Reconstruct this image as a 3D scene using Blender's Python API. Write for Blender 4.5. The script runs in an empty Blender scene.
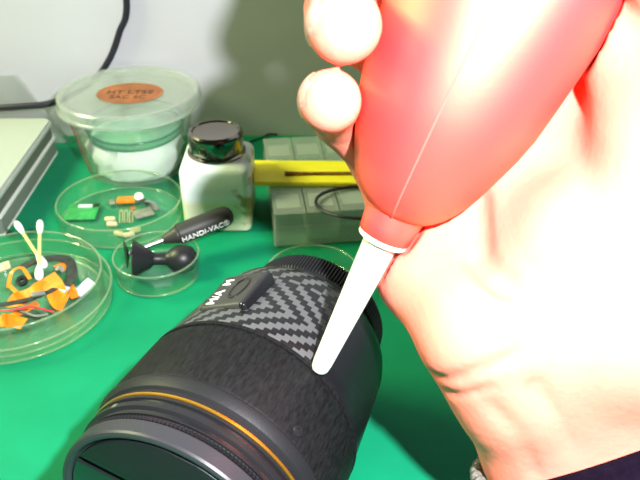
import bpy, bmesh, math, random
import numpy as np
from mathutils import Vector, Matrix
from mathutils.bvhtree import BVHTree

random.seed(7)
R = math.radians
PI = math.pi
scene = bpy.context.scene
COL = scene.collection

# ------------------------------------------------------------------ camera, lights, exposure
cam_d = bpy.data.cameras.new('camera')
cam = bpy.data.objects.new('camera', cam_d)
COL.objects.link(cam)
cam.location = (0, 0, 0.27)
cam.rotation_euler = (R(90 - 32.4), 0, 0)
cam_d.sensor_width = 36
cam_d.lens = 780 / 640 * 36
cam_d.clip_start = 0.01
cam_d.dof.use_dof = True
cam_d.dof.focus_distance = 0.30
cam_d.dof.aperture_fstop = 26
scene.camera = cam

scene.view_settings.view_transform = 'Standard'
scene.view_settings.look = 'None'
scene.view_settings.exposure = 0.0
scene.view_settings.gamma = 1.0
scene.view_settings.use_curve_mapping = False
scene.cycles.transparent_max_bounces = 32
scene.cycles.max_bounces = 10

world = bpy.data.worlds.new('world')
scene.world = world
world.use_nodes = True
world.node_tree.nodes['Background'].inputs[0].default_value = (0.85, 1.0, 0.72, 1)
world.node_tree.nodes['Background'].inputs[1].default_value = 0.045


def add_light(name, kind, loc, energy, color, aim=None, **kw):
    d = bpy.data.lights.new(name, kind)
    d.energy = energy
    d.color = color
    for k, v in kw.items():
        setattr(d, k, v)
    o = bpy.data.objects.new(name, d)
    COL.objects.link(o)
    o.location = loc
    if aim is not None:
        o.rotation_euler = (Vector(aim) - Vector(loc)).to_track_quat('-Z', 'Y').to_euler()
    return o


# the camera's own flash, a little right of and above the lens
add_light('camera_flash', 'POINT', (0.055, 0.027, 0.314), 18.0, (0.97, 0.98, 1.0), shadow_soft_size=0.006)
# the fluorescent bench lamp, up and to the left
add_light('bench_lamp', 'AREA', (-0.80, 0.48, 0.72), 20.0, (0.92, 1.0, 0.52), aim=(-0.06, 0.38, 0),
          shape='RECTANGLE', size=0.45, size_y=0.25)


# ------------------------------------------------------------------ materials
def nodes(m):
    m.use_nodes = True
    t = m.node_tree
    return t, t.nodes['Principled BSDF'], t.links


def mat(name, color, rough=0.5, metal=0.0, spec=0.5, noise=0.0, nscale=40, bump=0.0, bscale=200, sss=0.0, sss_r=(1, .35, .2),
        sss_scale=0.003, coat=0.0, stretch=None, trans=0.0, tint=None, sheen=0.0, ior=1.5):
    m = bpy.data.materials.new(name)
    t, b, L = nodes(m)
    b.inputs['Base Color'].default_value = (*color, 1)
    b.inputs['Roughness'].default_value = rough
    b.inputs['Metallic'].default_value = metal
    b.inputs['Specular IOR Level'].default_value = spec
    b.inputs['IOR'].default_value = ior
    b.inputs['Coat Weight'].default_value = coat
    b.inputs['Transmission Weight'].default_value = trans
    b.inputs['Sheen Weight'].default_value = sheen
    if tint:
        b.inputs['Specular Tint'].default_value = (*tint, 1)
    if sss:
        b.inputs['Subsurface Weight'].default_value = sss
        b.inputs['Subsurface Radius'].default_value = sss_r
        b.inputs['Subsurface Scale'].default_value = sss_scale
    if noise or bump:
        tc = t.nodes.new('ShaderNodeTexCoord')
        mp = t.nodes.new('ShaderNodeMapping')
        L.new(tc.outputs['Object'], mp.inputs[0])
        if stretch:
            mp.inputs['Scale'].default_value = stretch
    if noise:
        n = t.nodes.new('ShaderNodeTexNoise')
        n.inputs['Scale'].default_value = nscale
        n.inputs['Detail'].default_value = 5
        L.new(mp.outputs[0], n.inputs['Vector'])
        r = t.nodes.new('ShaderNodeValToRGB')
        r.color_ramp.elements[0].position = 0.3
        r.color_ramp.elements[1].position = 0.72
        r.color_ramp.elements[0].color = (*[max(0, c * (1 - noise)) for c in color], 1)
        r.color_ramp.elements[1].color = (*[min(1, c * (1 + noise)) for c in color], 1)
        L.new(n.outputs[0], r.inputs[0])
        L.new(r.outputs[0], b.inputs['Base Color'])
    if bump:
        n2 = t.nodes.new('ShaderNodeTexNoise')
        n2.inputs['Scale'].default_value = bscale
        n2.inputs['Detail'].default_value = 4
        L.new(mp.outputs[0], n2.inputs['Vector'])
        bp = t.nodes.new('ShaderNodeBump')
        bp.inputs['Strength'].default_value = bump
        bp.inputs['Distance'].default_value = 0.0006
        L.new(n2.outputs[0], bp.inputs['Height'])
        L.new(bp.outputs[0], b.inputs['Normal'])
    return m


def clear_mat(name, tint=(0.95, 0.98, 0.96), rough=0.03, milk=0.0, milk_color=(0.85, 0.9, 0.87), edge=0.0, ior=1.5):
    """clear glass or plastic: see-through body, glossy skin, and a share of milky scatter"""
    m = bpy.data.materials.new(name)
    m.use_nodes = True
    t = m.node_tree
    L = t.links
    t.nodes.clear()
    out = t.nodes.new('ShaderNodeOutputMaterial')
    tr = t.nodes.new('ShaderNodeBsdfTransparent')
    tr.inputs[0].default_value = (*tint, 1)
    gl = t.nodes.new('ShaderNodeBsdfGlossy')
    gl.inputs['Roughness'].default_value = rough
    fr = t.nodes.new('ShaderNodeFresnel')
    fr.inputs[0].default_value = ior
    base = tr
    if milk > 0:
        df = t.nodes.new('ShaderNodeBsdfDiffuse')
        df.inputs[0].default_value = (*milk_color, 1)
        tl = t.nodes.new('ShaderNodeBsdfTranslucent')
        tl.inputs[0].default_value = (*milk_color, 1)
        mx0 = t.nodes.new('ShaderNodeMixShader')
        mx0.inputs[0].default_value = 0.4
        L.new(df.outputs[0], mx0.inputs[1])
        L.new(tl.outputs[0], mx0.inputs[2])
        mx1 = t.nodes.new('ShaderNodeMixShader')
        mx1.inputs[0].default_value = milk
        L.new(tr.outputs[0], mx1.inputs[1])
        L.new(mx0.outputs[0], mx1.inputs[2])
        base = mx1
    mx = t.nodes.new('ShaderNodeMixShader')
    # the same Fresnel value on either side of the thin wall
    ge = t.nodes.new('ShaderNodeNewGeometry')
    io = t.nodes.new('ShaderNodeMapRange')
    io.inputs[3].default_value = ior
    io.inputs[4].default_value = 1 / ior
    L.new(ge.outputs['Backfacing'], io.inputs[0])
    L.new(io.outputs[0], fr.inputs[0])
    L.new(fr.outputs[0], mx.inputs[0])
    L.new(base.outputs[0], mx.inputs[1])
    L.new(gl.outputs[0], mx.inputs[2])
    L.new(mx.outputs[0], out.inputs[0])
    return m


M = {}
M['mat_green'] = mat('green_rubber', (0.003, 0.228, 0.108), rough=0.6, spec=0.15, noise=0.10, nscale=25, bump=0.05, bscale=400)
M['black_rubber'] = mat('black_rubber', (0.0075, 0.0075, 0.0085), rough=0.55, spec=0.12, noise=0.55, nscale=900, bump=0.30, bscale=900,
                        stretch=(1, 1, 0.3))
M['soft_black'] = mat('soft_black', (0.012, 0.012, 0.014), rough=0.42, spec=0.45)
M['black_plastic'] = mat('black_plastic', (0.008, 0.008, 0.010), rough=0.42, spec=0.25, bump=0.05, bscale=900)
M['black_gloss'] = mat('black_gloss', (0.008, 0.008, 0.01), rough=0.18, spec=0.6)
M['grey_black'] = mat('grey_black', (0.011, 0.011, 0.013), rough=0.38, spec=0.3)
M['cap_grey'] = mat('cap_grey', (0.026, 0.026, 0.032), rough=0.4, spec=0.3)
M['flange_black'] = mat('flange_black', (0.011, 0.011, 0.013), rough=0.5, spec=0.2, bump=0.1, bscale=900)
M['plate_black'] = mat('plate_black', (0.03, 0.029, 0.026), rough=0.5, spec=0.4, bump=0.06, bscale=900)
M['gold'] = mat('gold_paint', (0.75, 0.38, 0.04), rough=0.28, metal=0.9)
M['steel'] = mat('polished_steel', (0.22, 0.19, 0.165), rough=0.14, metal=1.0)  # dark brown tint stands in for a dim room mirrored in the cap
M['dull_steel'] = mat('dull_steel', (0.5, 0.5, 0.5), rough=0.35, metal=1.0)
M['white_ink'] = mat('white_ink', (0.85, 0.86, 0.85), rough=0.5)
M['dark_ink'] = mat('dark_ink', (0.05, 0.012, 0.015), rough=0.6)


def rubber_material():
    """soft red rubber under a broad sheen whose warm tint stands in for flash glare"""
    m = bpy.data.materials.new('red_rubber')
    m.use_nodes = True
    t = m.node_tree
    L = t.links
    t.nodes.clear()
    out = t.nodes.new('ShaderNodeOutputMaterial')
    df = t.nodes.new('ShaderNodeBsdfDiffuse')
    df.inputs[0].default_value = (0.88, 0.005, 0.034, 1)
    gl = t.nodes.new('ShaderNodeBsdfGlossy')
    gl.inputs[0].default_value = (1.0, 0.84, 0.48, 1)
    gl.inputs['Roughness'].default_value = 0.50
    tc = t.nodes.new('ShaderNodeTexCoord')
    n = t.nodes.new('ShaderNodeTexNoise')
    n.inputs['Scale'].default_value = 700
    L.new(tc.outputs['Object'], n.inputs['Vector'])
    bp = t.nodes.new('ShaderNodeBump')
    bp.inputs['Strength'].default_value = 0.05
    bp.inputs['Distance'].default_value = 0.0005
    L.new(n.outputs[0], bp.inputs['Height'])
    L.new(bp.outputs[0], df.inputs['Normal'])
    L.new(bp.outputs[0], gl.inputs['Normal'])
    mx = t.nodes.new('ShaderNodeMixShader')
    mx.inputs[0].default_value = 0.27
    L.new(df.outputs[0], mx.inputs[1])
    L.new(gl.outputs[0], mx.inputs[2])
    L.new(mx.outputs[0], out.inputs[0])
    return m


M['red_rubber'] = rubber_material()
M['seam_rubber'] = mat('seam_rubber', (0.9, 0.12, 0.10), rough=0.4, spec=0.6)
M['nozzle_white'] = mat('white_plastic', (0.86, 0.84, 0.84), rough=0.35, spec=0.4)
M['skin'] = mat('skin', (0.82, 0.21, 0.15), rough=0.5, spec=0.3, noise=0.07, nscale=60, bump=0.35, bscale=380, sss=0.12, sss_scale=0.002)
M['nail'] = mat('fingernail', (0.85, 0.52, 0.45), rough=0.3, spec=0.5)
M['sleeve'] = mat('sleeve_cloth', (0.0040, 0.0016, 0.0062), rough=0.9, spec=0.05, noise=0.3, nscale=500, bump=0.5, bscale=900)
M['wall'] = mat('wall_paint', (0.53, 0.525, 0.56), rough=0.6, spec=0.25, noise=0.05, nscale=9)
M['device'] = mat('device_grey', (0.40, 0.43, 0.40), rough=0.35, spec=0.4)
M['device_dark'] = mat('device_shaded_dark', (0.10, 0.105, 0.09), rough=0.5)  # grey of the upper band, with the side's shade darkened into it
M['device_mid'] = mat('device_shaded_mid', (0.17, 0.18, 0.165), rough=0.45)  # grey of the lower band, also darkened for facing away from the lamp
M['device_light'] = mat('device_trim', (0.66, 0.68, 0.63), rough=0.3)
M['cable'] = mat('cable_black', (0.008, 0.008, 0.018), rough=0.45)
M['glass'] = clear_mat('dish_glass', tint=(0.965, 0.99, 0.97), rough=0.03, ior=1.45, milk=0.012, milk_color=(0.75, 0.9, 0.75))
M['glass_rim'] = clear_mat('dish_rim', tint=(0.85, 0.95, 0.8), rough=0.06, ior=1.7, milk=0.16, milk_color=(0.82, 0.88, 0.72))
M['inner_glass'] = clear_mat('green_glass', tint=(0.80, 0.95, 0.88), rough=0.05, ior=1.5, milk=0.12, milk_color=(0.25, 0.75, 0.55))
M['teal_edge'] = clear_mat('teal_glass_edge', tint=(0.15, 0.6, 0.5), rough=0.05, milk=0.5, milk_color=(0.03, 0.32, 0.27))
M['tub'] = clear_mat('tub_plastic', tint=(0.97, 0.99, 0.97), rough=0.12, milk=0.06, milk_color=(0.86, 0.92, 0.86))
M['tub_lid'] = clear_mat('lid_plastic', tint=(0.95, 0.97, 0.95), rough=0.2, milk=0.22, milk_color=(0.80, 0.82, 0.82))
M['box'] = clear_mat('box_plastic', tint=(0.93, 0.97, 0.94), rough=0.15, milk=0.21, milk_color=(0.88, 0.88, 0.88))
M['bag'] = clear_mat('bag_plastic', tint=(0.92, 0.93, 0.92), rough=0.15, milk=0.3, milk_color=(0.6, 0.62, 0.61))
M['bottle'] = mat('bottle_plastic', (0.72, 0.80, 0.74), rough=0.4, spec=0.4, sss=0.3, sss_r=(1, 1, .8), sss_scale=0.004)
M['sticker'] = mat('sticker_orange', (0.30, 0.10, 0.028), rough=0.5, noise=0.35, nscale=60)
M['sticker_edge'] = mat('sticker_ring', (0.30, 0.06, 0.02), rough=0.5)
M['label_red'] = mat('label_red', (0.45, 0.02, 0.05), rough=0.5)
M['label_white'] = mat('label_white', (0.75, 0.76, 0.73), rough=0.6)
M['tissue'] = mat('white_tissue', (0.85, 0.87, 0.85), rough=0.9, spec=0.1, bump=0.6, bscale=120)
M['yellow'] = mat('yellow_plastic', (0.92, 0.80, 0.02), rough=0.45, noise=0.08, nscale=60)
M['brown'] = mat('brown_stick', (0.30, 0.12, 0.03), rough=0.6, noise=0.5, nscale=150)
M['orange'] = mat('orange_flex', (0.85, 0.24, 0.01), rough=0.3, spec=0.5, noise=0.2, nscale=200)
M['red_wire'] = mat('red_wire', (0.7, 0.03, 0.05), rough=0.4)
M['pcb_black'] = mat('pcb_black', (0.025, 0.03, 0.028), rough=0.4, noise=0.6, nscale=300)
M['pcb_green'] = mat('pcb_green', (0.03, 0.32, 0.08), rough=0.4, noise=0.3, nscale=200)
M['tan'] = mat('tan_part', (0.55, 0.48, 0.28), rough=0.4)
M['grey_part'] = mat('grey_part', (0.20, 0.21, 0.17), rough=0.5, noise=0.3, nscale=200)
M['cotton'] = mat('cotton', (0.9, 0.9, 0.87), rough=1.0, spec=0.05, bump=0.3, bscale=900)
M['swab_stick'] = mat('swab_stick', (0.75, 0.62, 0.22), rough=0.6)
M['pale_blue'] = mat('pale_blue_plastic', (0.62, 0.72, 0.90), rough=0.35)
M['bead'] = mat('bracelet_bead', (0.13, 0.12, 0.11), rough=0.4, noise=0.6, nscale=500)
M['stain'] = mat('brown_stain', (0.35, 0.22, 0.06), rough=0.7)


def bottle_material():
    m = mat('bottle_body', (0.72, 0.80, 0.74), rough=0.35, spec=0.4, sss=0.3, sss_r=(1, 1, .8), sss_scale=0.004)
    t, b, L = nodes(m)
    tc = t.nodes.new('ShaderNodeTexCoord')
    sp = t.nodes.new('ShaderNodeSeparateXYZ')
    L.new(tc.outputs['Object'], sp.inputs[0])
    # yellowed liquid shows through below its level
    ramp = t.nodes.new('ShaderNodeValToRGB')
    ramp.color_ramp.elements[0].color = (0.68, 0.70, 0.48, 1)
    ramp.color_ramp.elements[1].color = (0.80, 0.88, 0.86, 1)
    mr = t.nodes.new('ShaderNodeMapRange')
    mr.inputs[1].default_value = 0.020
    mr.inputs[2].default_value = 0.025
    L.new(sp.outputs[2], mr.inputs[0])
    L.new(mr.outputs[0], ramp.inputs[0])
    # tan glue smear over the right half
    n = t.nodes.new('ShaderNodeTexNoise')
    n.inputs['Scale'].default_value = 90
    n.inputs['Detail'].default_value = 6
    L.new(tc.outputs['Object'], n.inputs['Vector'])
    mx = t.nodes.new('ShaderNodeMapRange')
    mx.inputs[1].default_value = -0.004
    mx.inputs[2].default_value = 0.022
    mx.inputs[3].default_value = -0.12
    mx.inputs[4].default_value = 0.14
    L.new(sp.outputs[0], mx.inputs[0])
    ad = t.nodes.new('ShaderNodeMath')
    L.new(n.outputs[0], ad.inputs[0])
    L.new(mx.outputs[0], ad.inputs[1])
    rr = t.nodes.new('ShaderNodeValToRGB')
    rr.color_ramp.elements[0].position = 0.60
    rr.color_ramp.elements[1].position = 0.72
    L.new(ad.outputs[0], rr.inputs[0])
    mix = t.nodes.new('ShaderNodeMixRGB')
    L.new(rr.outputs[0], mix.inputs[0])
    L.new(ramp.outputs[0], mix.inputs[1])
    mix.inputs[2].default_value = (0.40, 0.30, 0.12, 1)
    L.new(mix.outputs[0], b.inputs['Base Color'])
    return m


def carbon_material():
    """printed carbon-weave skin: a zigzag twill counted out in 1.2 mm cells round the barrel"""
    m = bpy.data.materials.new('carbon_skin')
    t, b, L = nodes(m)

    def math_(op, a, c=None, d=None):
        n = t.nodes.new('ShaderNodeMath')
        n.operation = op
        for i, v in enumerate((a, c, d)):
            if v is None:
                continue
            if isinstance(v, (int, float)):
                n.inputs[i].default_value = v
            else:
                L.new(v, n.inputs[i])
        return n.outputs[0]
    tc = t.nodes.new('ShaderNodeTexCoord')
    sp = t.nodes.new('ShaderNodeSeparateXYZ')
    L.new(tc.outputs['Object'], sp.inputs[0])
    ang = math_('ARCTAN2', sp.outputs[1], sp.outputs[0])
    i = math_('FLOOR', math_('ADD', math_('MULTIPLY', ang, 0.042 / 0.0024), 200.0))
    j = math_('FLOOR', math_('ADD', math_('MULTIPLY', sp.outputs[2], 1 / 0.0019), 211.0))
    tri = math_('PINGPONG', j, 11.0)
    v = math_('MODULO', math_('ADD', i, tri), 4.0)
    lt = math_('MULTIPLY', math_('LESS_THAN', v, 1.5), math_('LESS_THAN', ang, R(41)))  # weave left off past this angle: nozzle and hand shade painted into the skin
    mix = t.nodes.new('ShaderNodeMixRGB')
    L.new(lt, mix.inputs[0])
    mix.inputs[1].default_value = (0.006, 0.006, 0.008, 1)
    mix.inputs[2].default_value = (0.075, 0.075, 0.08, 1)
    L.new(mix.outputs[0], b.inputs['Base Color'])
    b.inputs['Roughness'].default_value = 0.33
    return m


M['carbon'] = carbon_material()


# ------------------------------------------------------------------ helpers
def obj(name, bm, m, parent=None, smooth=True, sharp=35):
    """one mesh object out of a bmesh"""
    me = bpy.data.meshes.new(name)
    if isinstance(bm, bmesh.types.BMesh):
        bmesh.ops.recalc_face_normals(bm, faces=bm.faces[:])
        bm.to_mesh(me)
        bm.free()
    else:
        me = bm
    if smooth:
        me.shade_smooth()
        me.set_sharp_from_angle(angle=R(sharp))
    if not me.materials:
        me.materials.append(M[m] if isinstance(m, str) else m)
    o = bpy.data.objects.new(name, me)
    COL.objects.link(o)
    if parent:
        o.parent = parent
    return o


def tag(o, label, cat, group=None):
    o['label'] = label
    o['category'] = cat
    if group:
        o['group'] = group
    return o


def thing(name, label, cat, loc=(0, 0, 0), rot=(0, 0, 0), group=None, matrix=None):
    o = bpy.data.objects.new(name, None)
    o.empty_display_size = 0.01
    COL.objects.link(o)
    if matrix is not None:
        o.matrix_world = matrix
    else:
        o.location = loc
        o.rotation_euler = rot
    return tag(o, label, cat, group)


def copy_tree(o, parent=None):
    c = o.copy()
    COL.objects.link(c)
    if parent:
        c.parent = parent
    for ch in o.children:
        copy_tree(ch, c)
    return c


def lathe(prof, seg=64, bm=None, xf=None, closed=False, mod=None):
    """revolve (r, z) points about Z; r == 0 closes with a pole"""
    bm = bm or bmesh.new()
    rings = []
    for r, z in prof:
        if r <= 1e-9:
            rings.append([bm.verts.new((0, 0, z))])
        else:
            ring = []
            for k in range(seg):
                a = 2 * PI * k / seg
                rr = r * (mod(k) if mod else 1)
                ring.append(bm.verts.new((rr * math.cos(a), rr * math.sin(a), z)))
            rings.append(ring)
    pairs = list(zip(rings, rings[1:]))
    if closed:
        pairs.append((rings[-1], rings[0]))
    for A, B in pairs:
        for k in range(seg):
            k2 = (k + 1) % seg
            if len(A) == 1 and len(B) == 1:
                continue
            if len(A) == 1:
                bm.faces.new((A[0], B[k2], B[k]))
            elif len(B) == 1:
                bm.faces.new((A[k], A[k2], B[0]))
            else:
                bm.faces.new((A[k], A[k2], B[k2], B[k]))
    if xf is not None:
        bmesh.ops.transform(bm, matrix=xf, verts=bm.verts[:])
    return bm


def box(sx, sy, sz, loc=(0, 0, 0), bev=0.0, seg=2, bm=None, xf=None):
    """bevelled box sitting with its centre at loc"""
    b = bmesh.new()
    bmesh.ops.create_cube(b, size=1.0)
    bmesh.ops.scale(b, vec=(sx, sy, sz), verts=b.verts[:])
    if bev > 0:
        bmesh.ops.bevel(b, geom=b.edges[:], offset=bev, segments=seg, affect='EDGES', profile=0.5)
    bmesh.ops.translate(b, vec=loc, verts=b.verts[:])
    if xf is not None:
        bmesh.ops.transform(b, matrix=xf, verts=b.verts[:])
    if bm is None:
        return b
    me = bpy.data.meshes.new('tmp')
    b.to_mesh(me)
    b.free()
    bm.from_mesh(me)
    bpy.data.meshes.remove(me)
    return bm


def catmull(pts, n=8):
    P = [Vector(p) for p in pts]
    P = [2 * P[0] - P[1]] + P + [2 * P[-1] - P[-2]]
    out = []
    for i in range(1, len(P) - 2):
        a, b, c, d = P[i - 1:i + 3]
        for k in range(n):
            t = k / n
            out.append(0.5 * ((2 * b) + (c - a) * t + (2 * a - 5 * b + 4 * c - d) * t * t + (3 * b - a - 3 * c + d) * t ** 3))
    out.append(P[-2])
    return out


def tube(pts, r, seg=10, smooth=8, closed=False, bm=None):
    """round tube along a smoothed path; r is a number or one radius per sampled point function"""
    bm = bm or bmesh.new()
    P = catmull(pts, smooth) if smooth else [Vector(p) for p in pts]
    rings = []
    prev = None
    n = len(P)
    for i, p in enumerate(P):
        if closed:
            d = P[(i + 1) % n] - P[i - 1]
        else:
            d = P[min(i + 1, n - 1)] - P[max(i - 1, 0)]
        d.normalize()
        if prev is None:
            u = d.orthogonal().normalized()
        else:
            u = (prev - d * prev.dot(d)).normalized()
        prev = u
        w = d.cross(u)
        rr = r(i / max(1, n - 1)) if callable(r) else r
        rings.append([bm.verts.new(p + (u * math.cos(2 * PI * k / seg) + w * math.sin(2 * PI * k / seg)) * rr) for k in range(seg)])
    for A, B in zip(rings, rings[1:]):
        for k in range(seg):
            bm.faces.new((A[k], A[(k + 1) % seg], B[(k + 1) % seg], B[k]))
    if closed:
        A, B = rings[-1], rings[0]
        for k in range(seg):
            bm.faces.new((A[k], A[(k + 1) % seg], B[(k + 1) % seg], B[k]))
    else:
        bm.faces.new(rings[0][::-1])
        bm.faces.new(rings[-1])
    return bm


def ribbon(pts, width, thick, side=None, smooth=6, bm=None):
    """thin flat strip that follows a path; side is the width direction"""
    bm = bm or bmesh.new()
    P = catmull(pts, smooth)
    rows = []
    n = len(P)
    for i, p in enumerate(P):
        d = (P[min(i + 1, n - 1)] - P[max(i - 1, 0)]).normalized()
        s = Vector(side).normalized() if side is not None else d.cross(Vector((0, 0, 1)))
        s = (s - d * s.dot(d)).normalized()
        u = d.cross(s)
        h, t = s * width / 2, u * thick / 2
        rows.append([bm.verts.new(q) for q in (p - h - t, p + h - t, p + h + t, p - h + t)])
    for A, B in zip(rows, rows[1:]):
        for k in range(4):
            bm.faces.new((A[k], A[(k + 1) % 4], B[(k + 1) % 4], B[k]))
    bm.faces.new(rows[0][::-1])
    bm.faces.new(rows[-1])
    return bm


def frame(origin, x, z):
    """matrix with the given X and Z directions"""
    z = Vector(z).normalized()
    x = Vector(x)
    x = (x - z * x.dot(z)).normalized()
    y = z.cross(x)
    m = Matrix((x, y, z)).transposed().to_4x4()
    m.translation = Vector(origin)
    return m


def lettering(name, body, size, m, parent, matrix, extrude=0.00012, align='LEFT'):
    """flat printed letters as a thin mesh"""
    cu = bpy.data.curves.new(name, 'FONT')
    cu.body = body
    cu.size = size
    cu.extrude = extrude
    cu.align_x = align
    cu.align_y = 'CENTER'
    tmp = bpy.data.objects.new(name + '_tmp', cu)
    COL.objects.link(tmp)
    dg = bpy.context.evaluated_depsgraph_get()
    me = bpy.data.meshes.new_from_object(tmp.evaluated_get(dg))
    bpy.data.objects.remove(tmp)
    bpy.data.curves.remove(cu)
    me.name = name
    me.materials.clear()
    o = obj(name, me, m, parent, smooth=False)
    o.matrix_local = matrix
    return o


def struct(o):
    o['kind'] = 'structure'
    return o


# ------------------------------------------------------------------ the setting
struct(obj('wall_back', box(2.4, 0.02, 1.65, (0, 0.596, 0.075)), 'wall', smooth=False))
# bench top with its green rubber mat
mat_o = obj('bench_mat', box(1.6, 1.0, 0.006, (0, 0.086, -0.003), bev=0.001), 'mat_green')
tag(mat_o, 'bright green rubber bench mat under all the dishes and the lens', 'mat')

bench = thing('workbench', 'workbench that carries the green mat', 'bench', loc=(0, 0.086, 0))
obj('bench_top', box(1.7, 1.0, 0.03, (0, 0, -0.021), bev=0.003), 'device', bench)
for sx in (-1, 1):
    for sy in (-1, 1):
        obj('leg', box(0.05, 0.05, 0.714, (sx * 0.78, sy * 0.44, -0.393), bev=0.004), 'device_dark', bench)
struct(obj('floor', box(2.4, 2.0, 0.02, (0, -0.404, -0.760)), 'device', smooth=False))

# ------------------------------------------------------------------ camera lens
AZ = R(22.3)
LENS_C = Vector((-0.0293, 0.2205, 0.0468))
LA = Vector((math.sin(AZ), math.cos(AZ), 0))
LM = frame(LENS_C, (0, 0, 1), LA)
lens = thing('camera_lens', 'large black camera lens with carbon-weave skin and gold ring lying on its side', 'lens', matrix=LM)


def ring(name, prof, m, seg=128, mod=None, sharp=25):
    return obj(name, lathe(prof, seg, mod=mod), m, lens, sharp=sharp)


ring('zoom_ring', [(0.040, -0.0297), (0.0458, -0.0297), (0.0461, -0.0290), (0.0461, -0.0024), (0.0458, -0.0016), (0.0452, -0.0014),
                   (0.0452, -0.0004), (0.0460, -0.0002), (0.0460, 0.0014), (0.0452, 0.0018), (0.040, 0.0018)], 'black_rubber')
ring('front_flange', [(0.040, -0.0294), (0.0460, -0.0299), (0.0464, -0.0307), (0.0464, -0.0322), (0.0452, -0.0348), (0.0442, -0.0356),
                      (0.0442, -0.0364), (0.0447, -0.0368), (0.0447, -0.0376), (0.040, -0.0376)], 'flange_black')
ring('gold_ring', [(0.040, -0.0375), (0.0446, -0.0377), (0.0449, -0.0379), (0.0449, -0.0385), (0.0446, -0.0388), (0.040, -0.0388)], 'gold')
ring('filter_barrel', [(0.040, -0.0386), (0.0443, -0.0389), (0.0446, -0.0392), (0.0446, -0.0402), (0.0436, -0.0405), (0.0436, -0.0415),
                       (0.0444, -0.0418), (0.0445, -0.0421), (0.0445, -0.0440), (0.0437, -0.0446), (0.0431, -0.0449), (0.0431, -0.0458),
                       (0.0435, -0.0460), (0.0435, -0.0466), (0.036, -0.0466)], 'grey_black')
ring('filter_groove', [(0.0420, -0.0404), (0.0438, -0.0405), (0.0438, -0.0415), (0.0420, -0.0416)], 'black_gloss')
ring('filter_groove', [(0.0420, -0.0446), (0.0434, -0.0449), (0.0433, -0.0458), (0.0420, -0.0459)], 'black_gloss')
# tick mark on the filter barrel
tk = obj('index_mark', box(0.0003, 0.0020, 0.0017, (0.04455, 0, -0.0430), xf=Matrix.Rotation(R(-34), 4, 'Z')), 'dull_steel', lens)
# set screw in the zoom ring
sc_m = Matrix.Rotation(R(47.5), 4, 'Z') @ Matrix.Translation((0.0459, 0, -0.0252)) @ Matrix.Rotation(R(90), 4, 'Y')
obj('screw', lathe([(0, -0.001), (0.0018, -0.001), (0.0021, 0.0002), (0.0018, 0.0008), (0.0010, 0.0009), (0.0008, 0.0004), (0, 0.0004)], 24, xf=sc_m),
    'grey_black', lens)

# lens cap
cap = ring('lens_cap', [(0.030, -0.0464), (0.0424, -0.0464), (0.0424, -0.0488), (0.0432, -0.0492), (0.0436, -0.0496), (0.0436, -0.0548),
                        (0.0432, -0.0556), (0.0422, -0.0560), (0.0412, -0.0558), (0.0404, -0.0550), (0.0400, -0.0540), (0, -0.0540)],
           'cap_grey')
obj('cap_grip_ridge', lathe([(0.0424, -0.0472), (0.0436, -0.0474), (0.0436, -0.0488), (0.0424, -0.0490)], 360,
                            mod=lambda k: 1.0 if k % 2 else 0.985), 'black_plastic', cap, smooth=False)


def chord_plate(r, x0, x1, z0, z1, n=40):
    """slice of a disc between two chords (local x from x0 to x1), from z0 to z1"""
    bm = bmesh.new()
    pts = []
    a0, a1 = math.acos(max(-1, min(1, x0 / r))), math.acos(max(-1, min(1, x1 / r)))
    for k in range(n + 1):
        a = a0 + (a1 - a0) * k / n
        pts.append((r * math.cos(a), r * math.sin(a)))
    for k in range(n + 1):
        a = -a1 - (a0 - a1) * k / n
        pts.append((r * math.cos(a), r * math.sin(a)))
    v0 = [bm.verts.new((x, y, z0)) for x, y in pts]
    f = bm.faces.new(v0)
    ex = bmesh.ops.extrude_face_region(bm, geom=[f])
    vs = [e for e in ex['geom'] if isinstance(e, bmesh.types.BMVert)]
    bmesh.ops.translate(bm, vec=(0, 0, z1 - z0), verts=vs)
    es = [e for e in bm.edges if abs(e.verts[0].co.z - z1) < 1e-7 and abs(e.verts[1].co.z - z1) < 1e-7]
    bmesh.ops.bevel(bm, geom=es, offset=0.0006, segments=2, affect='EDGES', profile=0.5)
    return bm


rotc = Matrix.Rotation(R(12), 4, 'Z')
for x0, x1 in ((0.0150, 0.0392), (-0.0392, -0.0150)):
    g = obj('pinch_grip', chord_plate(0.0396, x0, x1, -0.0535, -0.0556), 'black_plastic', cap)
    g.matrix_local = rotc
g = obj('cap_centre_bar', chord_plate(0.0396, -0.0120, 0.0120, -0.0535, -0.0551), 'black_gloss', cap)
g.matrix_local = rotc

# carbon-skinned barrel
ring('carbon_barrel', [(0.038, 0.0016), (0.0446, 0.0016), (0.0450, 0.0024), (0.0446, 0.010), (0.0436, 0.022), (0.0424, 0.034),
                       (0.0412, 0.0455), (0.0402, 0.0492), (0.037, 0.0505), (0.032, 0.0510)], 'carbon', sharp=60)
ring('mount_collar', [(0.028, 0.0505), (0.0328, 0.0508), (0.0332, 0.0515), (0.0328, 0.0600), (0.032, 0.0610), (0.028, 0.0610)], 'black_plastic')
ring('rear_cap', [(0.028, 0.0608), (0.0322, 0.0610), (0.0330, 0.0620), (0.0330, 0.0710), (0.0318, 0.0726), (0.028, 0.0732), (0, 0.0732)],
     'black_plastic', seg=420, mod=lambda k: 1.0 if k % 3 < 2 else 0.975, sharp=20)

# switch plate standing proud of the carbon skin
PF = R(-23)
PM = Matrix.Rotation(PF, 4, 'Z')
plate = obj('switch_plate', box(0.0110, 0.0205, 0.0235, (0.0400, 0.0030, 0.0235), bev=0.0016, seg=4, xf=PM), 'plate_black', lens)
obj('plate_rim', box(0.0102, 0.0034, 0.0245, (0.0402, 0.0132, 0.0237), bev=0.0015, seg=4, xf=PM), 'black_gloss', lens)
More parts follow.
